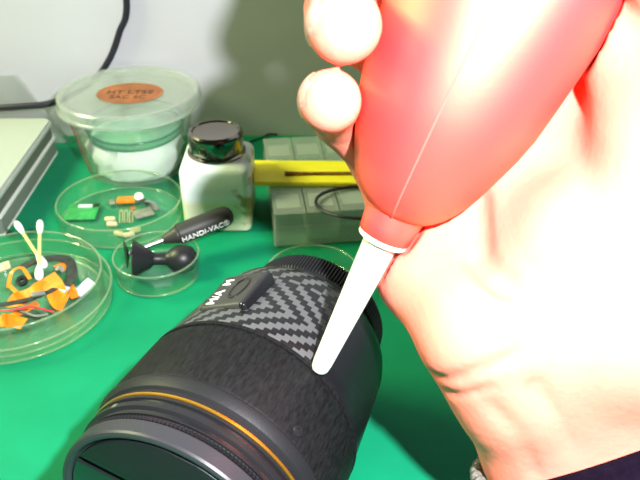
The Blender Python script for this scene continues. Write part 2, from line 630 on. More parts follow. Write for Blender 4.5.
# the slot round the slider
sl = bmesh.new()
lathe([(0.0032, -0.0002), (0.0036, 0.0002), (0.0036, 0.0005), (0.0032, 0.0006), (0.0028, 0.0002)], 32, bm=sl)
bmesh.ops.scale(sl, vec=(1.0, 2.1, 1), verts=sl.verts[:])
slot = obj('switch_rim', sl, 'black_gloss', plate)
slot.matrix_local = PM @ frame((0.0454, 0.0062, 0.0240), (0, 1, 0), (1, 0, 0))
sw = bmesh.new()
lathe([(0, 0.0003), (0.0030, 0.0003), (0.0028, 0.0010), (0, 0.0012)], 32, bm=sw)
bmesh.ops.scale(sw, vec=(1.0, 2.0, 1), verts=sw.verts[:])
for q in (-0.0024, -0.0008, 0.0008, 0.0024):
    box(0.0036, 0.0005, 0.0006, (0, q, 0.0013), bev=0.0001, seg=1, bm=sw)
slider = obj('switch_slider', sw, 'black_plastic', plate)
slider.matrix_local = slot.matrix_local
for body, zz in (('M/A', 0.0134), ('M', 0.0270)):
    lettering('switch_lettering', body, 0.0058, 'white_ink', plate, PM @ frame((0.0456, -0.0022, zz), (0, 0, 1), (1, 0, 0)), 0.00015)

# ------------------------------------------------------------------ rubber blower
TIP = Vector((-0.00071, 0.20989, 0.08098))
BD = (Vector((0.05065, 0.23610, 0.19786)) - TIP).normalized()
to_cam = Vector((0, 0, 0.27)) - (TIP + BD * 0.10)
BX = to_cam - BD * to_cam.dot(BD)
BMX = frame(TIP, BX, BD)
blower = thing('blower', 'pinkish red rubber air blower with white nozzle held in the hand', 'blower', matrix=BMX)
BULB = [(0.0098, 0.0655), (0.0112, 0.0661), (0.0132, 0.0675), (0.0158, 0.0700), (0.0182, 0.0733), (0.0207, 0.0780), (0.0233, 0.0845),
        (0.0253, 0.0903), (0.0276, 0.0973), (0.0295, 0.1051), (0.0309, 0.1158), (0.0321, 0.1261), (0.0337, 0.1405), (0.0341, 0.1540),
        (0.0332, 0.1660), (0.0303, 0.1780), (0.0254, 0.1880), (0.0180, 0.1955), (0.0090, 0.1992), (0, 0.2000)]
obj('bulb', lathe([(0, 0.0655)] + BULB, 96), 'red_rubber', blower, sharp=60)
obj('collar', lathe([(0, 0.0560), (0.0084, 0.0560), (0.0090, 0.0565), (0.0096, 0.0610), (0.0101, 0.0650), (0.0103, 0.0668), (0, 0.0668)], 64),
    'red_rubber', blower, sharp=60)
seam_pts = [((r + 0.00005), z) for r, z in BULB]
for sgn in (0, 1):
    aa = R(-2) + sgn * PI
    obj('mould_seam', tube([(r * math.cos(aa), r * math.sin(aa), z) for r, z in seam_pts[:-1]], 0.00034, seg=6, smooth=3), 'seam_rubber', blower)
obj('nozzle', lathe([(0, -0.0003), (0.0014, 0.0), (0.0026, 0.0007), (0.0032, 0.0020), (0.0035, 0.0045), (0.0048, 0.0300), (0.0060, 0.0530), (0.0066, 0.0541),
                     (0.0084, 0.0544), (0.0087, 0.0548), (0.0087, 0.0560), (0, 0.0560)], 48), 'nozzle_white', blower, sharp=40)


# ------------------------------------------------------------------ hand: one continuous surface
def seg_dist(P, a, b, ra, rb):
    a, b = np.array(a, np.float32), np.array(b, np.float32)
    ba = b - a
    t = np.clip(((P - a) @ ba) / (ba @ ba), 0, 1)
    q = P - a - t[..., None] * ba
    return np.sqrt((q * q).sum(-1)) - (ra + (rb - ra) * t)


def smin(a, b, k):
    h = np.clip(0.5 + 0.5 * (b - a) / k, 0, 1)
    return b + (a - b) * h - k * h * (1 - h)


def surface_net(F, origin, h):
    """mesh of the zero level of a sampled field"""
    S = F < 0
    n = np.array(F.shape)
    c = [S[dx:n[0] - 1 + dx, dy:n[1] - 1 + dy, dz:n[2] - 1 + dz] for dx in (0, 1) for dy in (0, 1) for dz in (0, 1)]
    cnt = sum(x.astype(np.int8) for x in c)
    mixed = (cnt > 0) & (cnt < 8)
    idx = np.argwhere(mixed)
    ids = -np.ones(mixed.shape, np.int64)
    ids[mixed] = np.arange(len(idx))
    acc = np.zeros((len(idx), 3))
    w = np.zeros(len(idx))
    corners = [(dx, dy, dz) for dx in (0, 1) for dy in (0, 1) for dz in (0, 1)]
    for i, a in enumerate(corners):
        for b in corners[i + 1:]:
            if sum(abs(x - y) for x, y in zip(a, b)) != 1:
                continue
            fa = F[idx[:, 0] + a[0], idx[:, 1] + a[1], idx[:, 2] + a[2]].astype(np.float64)
            fb = F[idx[:, 0] + b[0], idx[:, 1] + b[1], idx[:, 2] + b[2]].astype(np.float64)
            m = (fa < 0) != (fb < 0)
            t = np.where(m, fa / np.where(m, fa - fb, 1), 0)
            p = np.array(a)[None] + t[:, None] * (np.array(b) - np.array(a))[None]
            acc += np.where(m[:, None], p, 0)
            w += m
    V = (idx + acc / w[:, None]) * h + np.array(origin)
    Q = []
    for ax in range(3):
        o1, o2 = [(1, 2), (2, 0), (0, 1)][ax]
        lo = [slice(1, -1)] * 3
        A = S.take(range(0, n[ax] - 1), ax)
        B = S.take(range(1, n[ax]), ax)
        ch = np.argwhere(A != B)
        ch = ch[(ch[:, o1] > 0) & (ch[:, o2] > 0) & (ch[:, o1] < n[o1] - 1) & (ch[:, o2] < n[o2] - 1)]
        ins = S[ch[:, 0], ch[:, 1], ch[:, 2]]
        qs = []
        for d1, d2 in ((-1, -1), (0, -1), (0, 0), (-1, 0)):
            e = ch.copy()
            e[:, o1] += d1
            e[:, o2] += d2
            qs.append(ids[e[:, 0], e[:, 1], e[:, 2]])
        q = np.stack(qs, 1)
        q[~ins] = q[~ins][:, ::-1]
        Q.append(q)
    Q = np.concatenate(Q)
    return V, Q[(Q >= 0).all(1)]


# joints: MCP, PIP, DIP, tip with radii
FINGERS = {
    'little': [((0.02226, 0.25218, 0.14482), .0104), ((0.00770, 0.24224, 0.16462), .0099), ((0.00343, 0.22804, 0.17583), .0094), ((0.00288, 0.21146, 0.18329), .0092)],
    'ring': [((0.03593, 0.27331, 0.16691), .0119), ((0.01083, 0.26244, 0.19084), .0113), ((0.00618, 0.24156, 0.20087), .0109), ((0.00674, 0.21710, 0.20339), .0108)],
    'middle': [((0.05427, 0.28765, 0.18951), .0124), ((0.02217, 0.27737, 0.21810), .0114), ((0.01587, 0.25458, 0.22698), .0109), ((0.01709, 0.22850, 0.22881), .0104)],
    'index': [((0.07773, 0.29622, 0.21047), .0124), ((0.04135, 0.28696, 0.24067), .0114), ((0.03314, 0.26428, 0.24787), .0107), ((0.03262, 0.23580, 0.24590), .0102)],
    'thumb': [((0.09936, 0.19563, 0.11169), .0225), ((0.10351, 0.21023, 0.16829), .0180), ((0.10158, 0.21423, 0.21005), .0148), ((0.08332, 0.20844, 0.23640), .0116)],
}
PALM = [
    ((0.02226, 0.25218, 0.14482), (0.03836, 0.22368, 0.11483), .0105, .0160),
    ((0.03836, 0.22368, 0.11483), (0.05192, 0.19528, 0.11115), .0160, .0180),
    ((0.05192, 0.19528, 0.11115), (0.06450, 0.19161, 0.09042), .0180, .0184),
    ((0.06450, 0.19161, 0.09042), (0.07881, 0.19042, 0.06242), .0184, .0196),
    ((0.03593, 0.27331, 0.16691), (0.07000, 0.20524, 0.10817), .0115, .0172),
    ((0.05427, 0.28765, 0.18951), (0.08269, 0.20366, 0.10941), .0120, .0172),
    ((0.07773, 0.29622, 0.21047), (0.09481, 0.20479, 0.11680), .0125, .0185),
    ((0.09836, 0.26899, 0.18250), (0.09518, 0.21263, 0.12729), .0130, .0185),
    ((0.10308, 0.20923, 0.15179), (0.09436, 0.22738, 0.19904), .0190, .0145),
    ((0.09436, 0.22738, 0.19904), (0.08246, 0.27783, 0.20763), .0145, .0125),
    ((0.07949, 0.20854, 0.13577), (0.09832, 0.19399, 0.11097), .0200, .0228),
    ((0.09832, 0.19399, 0.11097), (0.10299, 0.19079, 0.07420), .0228, .0200),
    ((0.07356, 0.19691, 0.10438), (0.09173, 0.19087, 0.06687), .0184, .0200),
    ((0.06513, 0.19788, 0.10778), (0.09046, 0.19719, 0.11042), .0180, .0200),
    ((0.07881, 0.19042, 0.06242), (0.09277, 0.17381, 0.04372), .0196, .0198),
    ((0.09277, 0.17381, 0.04372), (0.10400, 0.15791, 0.03359), .0198, .0204),
    ((0.10299, 0.19079, 0.07420), (0.11296, 0.17418, 0.05363), .0200, .0198),
    ((0.11296, 0.17418, 0.05363), (0.11974, 0.16201, 0.04378), .0198, .0204),
]


def build_hand():
    h = 0.00125
    allp = [np.array(p) for f in FINGERS.values() for p, _ in f] + [np.array(q) for c in PALM for q in c[:2]]
    lo = np.min(allp, 0) - 0.028
    hi = np.max(allp, 0) + 0.028   # margin round the joints
    n = np.ceil((hi - lo) / h).astype(int)
    g = [np.arange(k, dtype=np.float32) * h + np.float32(l) for k, l in zip(n, lo)]
    P = np.stack(np.meshgrid(*g, indexing='ij'), -1)
    fingers = None
    for name, J in FINGERS.items():
        f = None
        for (a, ra), (b, rb) in zip(J, J[1:]):
            d = seg_dist(P, a, b, ra, rb)
            f = d if f is None else smin(f, d, 0.002)
        fingers = f if fingers is None else np.minimum(fingers, f)
    palm = None
    for a, b, ra, rb in PALM:
        d = seg_dist(P, a, b, ra, rb)
        palm = d if palm is None else smin(palm, d, 0.013)
    F = smin(palm, fingers, 0.006)
    # creases pressed into the skin
    for pts, w, dep in CREASES:
        cr = None
        for a, b in zip(pts, pts[1:]):
            d = seg_dist(P, a, b, 0.0, 0.0)
            cr = d if cr is None else np.minimum(cr, d)
        F = F + dep * np.exp(-(cr / w) ** 2)
    # flesh gives way to the rubber bulb and collar
    T = np.array(TIP, np.float32)
    D = np.array(BD, np.float32)
    s = (P - T) @ D
    q = P - T - s[..., None] * D
    rr = np.sqrt((q * q).sum(-1))
    zs = np.array([0.0, 0.0300, 0.0530, 0.0541] + [0.0640] + [z for _, z in BULB])
    rs = np.array([0.0035, 0.0048, 0.0062, 0.0090] + [0.0103] + [max(r, 0.0105 if z < 0.068 else 0) for r, z in BULB])
    rad = np.interp(s, zs, rs, left=-1.0, right=-1.0)
    F = np.maximum(F, (rad + 0.0010 - rr))
    V, Q = surface_net(F, lo, h)
    me = bpy.data.meshes.new('person')
    me.from_pydata(V.tolist(), [], Q.tolist())
    me.update()
    bm = bmesh.new()
    bm.from_mesh(me)
    for _ in range(3):
        bmesh.ops.smooth_vert(bm, verts=bm.verts[:], factor=0.5, use_axis_x=True, use_axis_y=True, use_axis_z=True)
    return bm


CREASES = [
    ([(0.05170, 0.22572, 0.14324), (0.05066, 0.21561, 0.13702), (0.04988, 0.20650, 0.13293), (0.05160, 0.19835, 0.13278), (0.05514, 0.19237, 0.13213)], 0.0034, 0.0095),
    ([(0.05514, 0.19237, 0.13213), (0.06262, 0.18680, 0.13026)], 0.0032, 0.0022),
    ([(0.03625, 0.18622, 0.10061), (0.04475, 0.17505, 0.11156), (0.05879, 0.17596, 0.11934)], 0.0020, 0.0018),
    ([(0.03943, 0.18316, 0.09577), (0.05093, 0.17356, 0.10734)], 0.0018, 0.0014),
    ([(0.06450, 0.17426, 0.10789), (0.08173, 0.17502, 0.07921)], 0.0036, 0.0020),
    ([(0.05165, 0.17324, 0.10068), (0.06205, 0.17274, 0.09056), (0.06891, 0.17158, 0.07380)], 0.0030, 0.0012),
]
hand = obj('person', build_hand(), 'skin', sharp=180)
tag(hand, 'bare right hand and wrist squeezing the red blower above the lens', 'person')


def nail(J, side):
    """curved nail on the back of the last joint; side points away from the pad"""
    (a, ra), (b, rb) = J[-2], J[-1]
    a, b = Vector(a), Vector(b)
    d = (b - a).normalized()
    s = Vector(side)
    s = (s - d * s.dot(d)).normalized()
    w = d.cross(s)
    bm = bmesh.new()
    rows = []
    for i in range(9):
        t = i / 8
        row = []
        for k in range(9):
            u = (k - 4) / 4
            ang = u * 0.80
            rad = rb * (1.045 - 0.10 * max(0, t - 0.6))
            end = 1 - 0.25 * u * u if t > 0.5 else 1 - 0.12 * u * u
            p = b + d * (-rb * 0.75 + rb * 1.55 * t * end) + (s * math.cos(ang) + w * math.sin(ang)) * rad * (1 - 0.25 * max(0, t - 0.45) ** 2 / 0.3)
            row.append(bm.verts.new(p))
        rows.append(row)
    for A, B in zip(rows, rows[1:]):
        for k in range(8):
            bm.faces.new((A[k], A[k + 1], B[k + 1], B[k]))
    ex = bmesh.ops.solidify(bm, geom=bm.faces[:], thickness=0.0006)
    return obj('fingernail', bm, 'nail', hand)


left_dir = Vector((-1, 0.1, 0.25))
for k in ('little', 'ring', 'middle', 'index'):
    nail(FINGERS[k], left_dir)
nail(FINGERS['thumb'], Vector((0.6, -0.6, 0.4)))

# sleeve cuff round the forearm
SC, SE = Vector((0.09692, 0.18865, 0.06337)), Vector((0.11081, 0.15722, 0.03624))
sd = (SE - SC)
SM = frame(SC, Vector((0, 0, 0.27)) - SC, sd)
L_ = sd.length
sl_prof = [(0.0350, 0.0004), (0.0358, 0.0), (0.0370, 0.0006), (0.0372, 0.004), (0.0368, 0.0052), (0.0374, 0.0062), (0.0370, 0.016), (0.0376, 0.030),
           (0.0372, 0.050), (0.0380, L_), (0.0356, L_), (0.0350, 0.010)]
bm = lathe(sl_prof, 72, closed=True, mod=lambda k: 1.11 + 0.008 * math.sin(k * 2 * PI * 9 / 72) + 0.008 * math.sin(k * 2 * PI * 4 / 72 + 1))
bmesh.ops.transform(bm, matrix=SM, verts=bm.verts[:])
obj('sleeve', bm, 'sleeve', hand, sharp=60)

# beaded bracelet slung round the wrist
BC = Vector((0.08536, 0.19088, 0.05942))
b1 = (Vector((0.05234, 0.18636, 0.05230)) - BC).normalized()
b2 = Vector((0.07917, 0.16731, 0.07081)) - BC
b2 = (b2 - b1 * b2.dot(b1)).normalized()
br = thing('bracelet', 'grey beaded bracelet peeping out at the wrist beside the dark sleeve', 'bracelet', loc=BC)
ball = lathe([(0, -0.0024)] + [(0.0024 * math.cos(R(a)), 0.0024 * math.sin(R(a))) for a in range(-60, 61, 30)] + [(0, 0.0024)], 10)
hand_tree = BVHTree.FromPolygons([v.co[:] for v in hand.data.vertices], [tuple(p.vertices) for p in hand.data.polygons])
first = None
NB = 38
for k in range(NB):
    a = 2 * PI * k / NB
    ray = b1 * math.cos(a) + b2 * math.sin(a)
    hit = hand_tree.ray_cast(BC, ray.normalized())   # each bead rests on the skin of the wrist
    p = ray.normalized() * ((hit[3] if hit[0] else 0.03) + 0.0031)
    if first is None:
        first = obj('bead', ball, 'bead', br, sharp=180)
        o = first
    else:
        o = first.copy()
        COL.objects.link(o)
    o.location = p


# ------------------------------------------------------------------ petri dishes
def dish_bm(r, hgt, wall=0.0011, flare=0.0004):
    b = 0.0010
    return lathe([(0, 0), (r - 0.0015, 0), (r - 0.0005, 0.0003), (r, 0.0012), (r + flare, hgt - 0.0006), (r + flare + 0.0002, hgt - 0.0002),
                  (r + flare - wall * 0.5, hgt), (r + flare - wall, hgt - 0.0003), (r - wall, 0.0022), (r - wall - 0.0008, 0.0013), (0, 0.0013)], 96)


def dish(r, hgt, loc, label, part_of=None):
    o = obj('petri_dish', dish_bm(r, hgt), 'glass', sharp=40)
    rr = lambda R0, z0, q: lathe([(R0 + q * math.cos(R(a)), z0 + q * math.sin(R(a))) for a in range(0, 360, 45)], 96, closed=True)
    obj('rim', rr(r - 0.0002, hgt + 0.0001, 0.0006), 'glass_rim', o, sharp=180)
    obj('foot_edge', rr(r - 0.0011, 0.0011, 0.0006), 'glass_rim', o, sharp=180)
    o.location = loc
    tag(o, label, 'dish', 'clear petri dishes on the green mat')
    return o


dish(0.0535, 0.0100, (-0.1725, 0.3565, 0.0002), 'wide shallow petri dish lid lying underneath the dish of orange flex cables')
dish(0.0478, 0.0190, (-0.1705, 0.3545, 0.0018), 'petri dish holding orange flex cables and two cotton swabs')
dish(0.0410, 0.0140, (-0.1340, 0.4545, 0.0002), 'petri dish of small loose electronic parts in front of the round tub')
dish(0.0252, 0.0145, (-0.0975, 0.3870, 0.0002), 'small petri dish with black rubber suction cup inside')
dish(0.0265, 0.0120, (-0.0045, 0.3740, 0.0002), 'empty petri dish just behind the ribbed rear cap of the lens')

# ---- what lies in the left dish
zb = 0.0034


def flex(label, pts, width, m='orange', thick=0.0003, side=None):
    o = obj('flex_cable', ribbon(pts, width, thick, side), m, sharp=60)
    return tag(o, label, 'cable', 'orange flex cables in the left dish')


flex('thin orange flex cable arching at the back of the left dish', [(-0.17966, 0.36441, 0.00600), (-0.17997, 0.37480, 0.01000), (-0.17411, 0.37601, 0.01200), (-0.16787, 0.36914, 0.00900)], 0.0022)
flex('wide orange flex cable folded in the middle of the left dish', [(-0.17511, 0.35158, 0.00700), (-0.16804, 0.34598, 0.01050), (-0.16511, 0.35061, 0.01050), (-0.15892, 0.35354, 0.01250), (-0.15394, 0.35848, 0.01100)], 0.0085, side=(0.2, 1, 0.3))
flex('short orange flex strip poking up left of the folded cable', [(-0.17667, 0.36041, 0.01100), (-0.17135, 0.35465, 0.01100), (-0.16757, 0.34994, 0.01100)], 0.0024)
flex('bright orange flex cable curling towards the dish wall on the right', [(-0.15677, 0.36546, 0.01300), (-0.14938, 0.35571, 0.01300), (-0.14537, 0.35024, 0.00800), (-0.14233, 0.35011, 0.00600)], 0.0110, side=(0.9, 0.25, 0.2))
flex('broad flat orange flex panel beneath the black strip', [(-0.16993, 0.34089, 0.00400), (-0.16443, 0.34500, 0.00500), (-0.15802, 0.35011, 0.00600)], 0.0070, side=(0.2, 1, 0))
flex('orange flex cable with pale end at the near left of the dish', [(-0.17935, 0.33087, 0.00500), (-0.17131, 0.33141, 0.00800), (-0.16892, 0.33520, 0.00500), (-0.16075, 0.33322, 0.00450)], 0.0078, side=(0.1, 1, 0.2))
flex('small orange flex tail between black strip and blue scoop', [(-0.14508, 0.36557, 0.00800), (-0.14174, 0.36109, 0.00700), (-0.13905, 0.35614, 0.00500)], 0.0045, side=(1, 0.3, 0))
flex('orange flex patch framed by the black loop at the back', [(-0.15724, 0.38754, 0.00700), (-0.15366, 0.38362, 0.00750), (-0.15128, 0.38330, 0.00700)], 0.0060, side=(0.3, 1, 0))

o = obj('circuit_strip', ribbon([(-0.17935, 0.38476, 0.00600), (-0.17079, 0.38928, 0.00800), (-0.15787, 0.39103, 0.00900), (-0.14948, 0.38672, 0.00900), (-0.14465, 0.37287, 0.00850), (-0.14570, 0.36222, 0.00900), (-0.15087, 0.35506, 0.01000)], 0.0058, 0.0007, side=None), 'pcb_black', sharp=60)
tag(o, 'black curved circuit strip looping round the back of the left dish', 'circuit')
o = obj('circuit_strip', ribbon([(-0.17722, 0.33879, 0.01250), (-0.16801, 0.34083, 0.01300), (-0.15902, 0.34380, 0.01350), (-0.15190, 0.34935, 0.01350), (-0.14685, 0.35805, 0.01200)], 0.0034, 0.0006), 'pcb_black', sharp=60)
tag(o, 'narrow black circuit strip lying across the orange flex cables', 'circuit')
tag(obj('red_wire', tube([(-0.17458, 0.33436, 0.01250), (-0.16561, 0.33394, 0.01350), (-0.15676, 0.33659, 0.01350), (-0.15062, 0.33678, 0.01200), (-0.14502, 0.33801, 0.00900)], 0.0005, 8), 'red_wire'),
    'thin red wire crossing the left dish', 'wire')
tag(obj('grey_wire', tube([(-0.16836, 0.34200, 0.00800), (-0.16199, 0.33931, 0.00800), (-0.15493, 0.33705, 0.00700), (-0.14947, 0.34011, 0.00600)], 0.0006, 8), 'grey_part'),
    'thin grey wire below the red wire in the left dish', 'wire')
o = obj('plastic_scoop', ribbon([(-0.14002, 0.36132, 0.00400), (-0.13641, 0.36579, 0.00500), (-0.13250, 0.36995, 0.00700)], 0.0080, 0.0008, side=(0.7, -0.6, 0)), 'pale_blue', sharp=60)
tag(o, 'pale blue plastic flake against the right wall of the left dish', 'plastic piece')
o = obj('connector', box(0.0075, 0.0035, 0.0012, (0, 0, 0), bev=0.0003), 'dull_steel')
o.location = (-0.15513, 0.34638, 0.01500)
o.rotation_euler = (0.1, 0.1, 0.45)
tag(o, 'small silver connector on top of the black strip in the left dish', 'connector')
o = obj('connector', box(0.0050, 0.0045, 0.0014, (0, 0, 0), bev=0.0003), 'pale_blue')
o.location = (-0.14407, 0.35586, 0.01150)
o.rotation_euler = (0.1, 0.1, 1.2)
tag(o, 'small bluish connector near the end of the black loop', 'connector')
o = obj('rubber_grommet', lathe([(0.0012, -0.0014), (0.0030, -0.0014), (0.0034, 0), (0.0030, 0.0014), (0.0012, 0.0014)], 24, closed=True), 'soft_black')
o.location = (-0.17450, 0.37277, 0.00500)
o.rotation_euler = (0.5, 0.2, 0)
tag(o, 'small black rubber grommet behind the orange cables in the left dish', 'grommet')
o = obj('tan_chip', box(0.0085, 0.0060, 0.0016, (0, 0, 0), bev=0.0005), 'tan')
o.location = (-0.18628, 0.37851, 0.01100)
o.rotation_euler = (0.25, -0.2, 0.4)
tag(o, 'olive tan chip at the far left of the dish with orange cables', 'chip')
o = obj('metal_clip', ribbon([(-0.15455, 0.37613, 0.01050), (-0.15279, 0.37882, 0.01150), (-0.14988, 0.37408, 0.01050)], 0.0020, 0.0004), 'dull_steel')
tag(o, 'bright bent metal clip inside the black loop', 'clip')


def swab(a, b, label):
    a, b = Vector(a), Vector(b)
    d = b - a
    t = thing('cotton_swab', label, 'swab', matrix=frame(a, (1, 0, 0) if abs(d.normalized().x) < .9 else (0, 1, 0), d), group='cotton swabs in the left dish')
    L = d.length
    obj('stick', lathe([(0, 0), (0.00105, 0), (0.00105, L), (0, L)], 12), 'swab_stick', t)
    tip = [(0, -0.0022), (0.0013, -0.0017), (0.0023, 0.0), (0.0025, 0.0022), (0.0021, 0.0050), (0.0013, 0.0074), (0.0010, 0.0082)]
    obj('cotton_tip', lathe(tip, 20), 'cotton', t, sharp=180)
    obj('cotton_tip', lathe([(r * 0.85, L - z) for r, z in tip], 20), 'cotton', t, sharp=180)


swab((-0.16061, 0.37545, 0.01450), (-0.18056, 0.39755, 0.02900), 'cotton swab leaning to the left across the other one')
swab((-0.16046, 0.36475, 0.01350), (-0.16651, 0.39705, 0.03000), 'cotton swab standing nearly straight with its tip up behind the dish rim')

# ---- what lies in the dish of small parts
zp = 0.0019


def part(name, bm, m, loc, rz, label, cat, group=None, smooth=True):
    o = obj(name, bm, m, smooth=smooth)
    o.location = loc
    o.rotation_euler = (0, 0, rz)
    tag(o, label, cat, group)
    return o


t = thing('green_circuit_board', 'green circuit board with notched edge lying in the dish of small parts', 'circuit', loc=(-0.16164, 0.45748, 0.00220), rot=(0, 0, 0.05))
obj('board', box(0.021, 0.020, 0.0010, (0, 0, 0), bev=0.0002), 'pcb_green', t)
obj('socket', box(0.0095, 0.0026, 0.0014, (0.0012, 0.0062, 0.0011), bev=0.0003), 'label_white', t)
obj('chip', box(0.0040, 0.0034, 0.0012, (0.0085, 0.0075, 0.0010), bev=0.0002), 'pcb_black', t)
bmc = bmesh.new()
box(0.0125, 0.0068, 0.0020, (0, 0, 0), bev=0.0004, bm=bmc)
for k in range(6):
    box(0.0004, 0.0070, 0.0004, (-0.0048 + k * 0.0019, 0, 0.0011), bm=bmc)
part('orange_flex_block', bmc, 'orange', (-0.13463, 0.47190, 0.00340), 0.08, 'ribbed orange flex piece in the dish of small parts', 'cable')
part('white_ball', lathe([(0, -0.003), (0.0024, -0.0018), (0.0034, 0), (0.0026, 0.0022), (0, 0.0030)], 24), 'cotton', (-0.12549, 0.47258, 0.00540), 0, 'white round bead beside the ribbed orange piece', 'bead')
for q, rz, lab in (((-0.14020, 0.44721, 0.00280), 0.1, 'cream capacitor farther back of the pair by the green board'),
                   ((-0.13742, 0.44077, 0.00280), 0.0, 'cream capacitor nearer the rim of the pair by the green board'),
                   ((-0.13021, 0.42890, 0.00280), -0.35, 'cream capacitor lying dark-ended by the front rim'),
                   ((-0.12348, 0.42768, 0.00280), 0.35, 'cream capacitor lying slanted at the very front of the dish'),
                   ((-0.12071, 0.43322, 0.00280), 0.45, 'cream capacitor lying rightmost along the front rim')):
    part('capacitor', lathe([(0, -0.0036), (0.0012, -0.0035), (0.0018, -0.0026), (0.0018, 0.0026), (0.0012, 0.0035), (0, 0.0036)], 16,
                            xf=Matrix.Rotation(R(90), 4, 'Y')), 'tan', q, rz, lab, 'capacitor', 'cream capacitors in the dish of small parts')
for k, (q, lab) in enumerate((((-0.13450, 0.45117, 0.00200), 'left thin wire bracket in the middle of the small parts dish'),
                              ((-0.13113, 0.45117, 0.00200), 'middle thin wire bracket in the small parts dish'),
                              ((-0.12777, 0.45117, 0.00200), 'right thin wire bracket in the small parts dish'))):
    part('wire_bracket', tube([(0.0005, -0.0075, 0), (-0.0008, 0.006, 0), (0.0, 0.0085, 0.0006), (0.0012, 0.006, 0), (0.0022, -0.0070, 0)], 0.0003, 6, 4), 'tan', q, 0.12, lab, 'bracket',
         'wire brackets in the dish of small parts')
o = part('grey_plate', box(0.013, 0.0105, 0.0010, (0, 0, 0), bev=0.0003), 'grey_part', (-0.11996, 0.45614, 0.00220), 0.5, 'grey metal plate among the small parts', 'plate')
part('steel_bracket', ribbon([(-0.006, 0.005, 0.001), (-0.001, 0.003, 0.003), (0.004, -0.001, 0.003), (0.0065, -0.006, 0.001)], 0.0028, 0.0006), 'dull_steel', (-0.11704, 0.46288, 0.00300), 0,
     'shiny curved steel bracket at the right of the small parts', 'bracket')
part('dark_clip', ribbon([(-0.004, 0.001, 0), (0, 0.002, 0.002), (0.004, -0.002, 0)], 0.0030, 0.0006), 'pcb_black', (-0.12167, 0.46596, 0.00360), 0, 'dark clip under the white bead', 'clip')
part('rust_chip', box(0.0042, 0.0034, 0.0014, (0, 0, 0), bev=0.0004), 'brown', (-0.11277, 0.46219, 0.00340), 0.5, 'reddish brown chip at the right of the small parts', 'chip')
part('rust_chip', box(0.0040, 0.0040, 0.0012, (0, 0, 0), bev=0.0004), 'brown', (-0.12772, 0.46151, 0.00300), 0.2, 'brown chip in front of the ribbed orange piece', 'chip')
part('grey_chip', box(0.0042, 0.0060, 0.0012, (0, 0, 0), bev=0.0004), 'grey_part', (-0.14393, 0.46980, 0.00300), 0.3, 'greyish chip left of the ribbed orange piece', 'chip')

# ---- black rubber cup with bulb in the small dish
z0 = 0.0015
A0, A1 = Vector((-0.08261, 0.38815, 0.01020)), Vector((-0.11082, 0.38427, 0.01280))
CM = frame(A0, (0, 0, 1), A1 - A0)
cup = thing('suction_cup', 'black rubber suction cup with round bulb lying in the small dish', 'suction cup', matrix=CM)
Lc = (A1 - A0).length
obj('bulb', lathe([(0, -0.0092), (0.0040, -0.0085), (0.0072, -0.0060), (0.0086, -0.0020), (0.0086, 0.0010), (0.0078, 0.0042), (0.0060, 0.0070), (0.0042, 0.0088), (0.0040, 0.0095), (0, 0.0095)], 48), 'soft_black', cup)
obj('stem', lathe([(0, 0.0088), (0.0041, 0.0088), (0.0036, 0.0120), (0.0037, Lc - 0.0120), (0.0050, Lc - 0.0100), (0, Lc - 0.0100)], 32), 'soft_black', cup)
obj('cup', lathe([(0.0036, Lc - 0.0122), (0.0056, Lc - 0.0100), (0.0090, Lc - 0.0040), (0.0112, Lc - 0.0008), (0.0116, Lc), (0.0108, Lc + 0.0001), (0.0082, Lc - 0.0032), (0.0040, Lc - 0.0075), (0, Lc - 0.0085)], 48), 'soft_black', cup)

# ---- vacuum pen across the dish
P0, P1 = Vector((-0.11474, 0.38707, 0.01450)), Vector((-0.05827, 0.41619, 0.02350))
pd = P1 - P0
PMX = frame(P0, Vector((0, 0, 0.27)) - P0, pd)
pen = thing('vacuum_pen', 'black vacuum pick-up pen with white lettering resting across the small dish', 'pen', matrix=PMX)
Lp = pd.length
obj('body', lathe([(0, 0.0225), (0.0020, 0.0225), (0.0024, 0.0230), (0.0050, 0.0305), (0.0053, 0.0310), (0.0053, 0.0320), (0.0062, 0.0326), (0.0065, 0.0340), (0.0068, Lp - 0.0030), (0.0062, Lp + 0.0005),
                   (0.0046, Lp + 0.0030), (0.0022, Lp + 0.0042), (0, Lp + 0.0044)], 40), 'plate_black', pen)
obj('needle', lathe([(0, 0.0004), (0.0013, 0.0004), (0.0015, 0.0100), (0.0017, 0.0240), (0, 0.0240)], 20), 'dull_steel', pen)
sd_ = lathe([(0, 0.0012), (0.0020, 0.0012), (0.0050, 0.0002), (0.0082, -0.0006), (0.0085, -0.0010), (0.0050, -0.0010), (0, -0.0006)], 40)
sdo = obj('suction_disc', sd_, 'soft_black', pen)
sdo.matrix_local = Matrix.Translation((0, 0, 0.0)) @ Matrix.Rotation(R(-14), 4, 'X')
lettering('lettering', 'HANDI-VAC\u00ae', 0.0050, 'white_ink', pen,
          Matrix.Rotation(R(40), 4, 'Z') @ frame((0.00672, 0, 0.0325), (0, 0, 1), (1, 0, 0)), 0.00025)

# ------------------------------------------------------------------ bottle
bot = thing('dispenser_bottle', 'square milky plastic dispenser bottle with chromed screw cap and brown smears', 'bottle', loc=(-0.0668, 0.4570, 0.0))
bm = bmesh.new()


def sq_ring(hw, z, rad, n=6):
    out = []
    for cx, cy, a0 in ((1, 1, 0), (-1, 1, 90), (-1, -1, 180), (1, -1, 270)):
        for k in range(n + 1):
            a = R(a0 + 90 * k / n)
            out.append(bm.verts.new((cx * (hw - rad) + rad * math.cos(a), cy * (hw - rad) + rad * math.sin(a), z)))
    return out


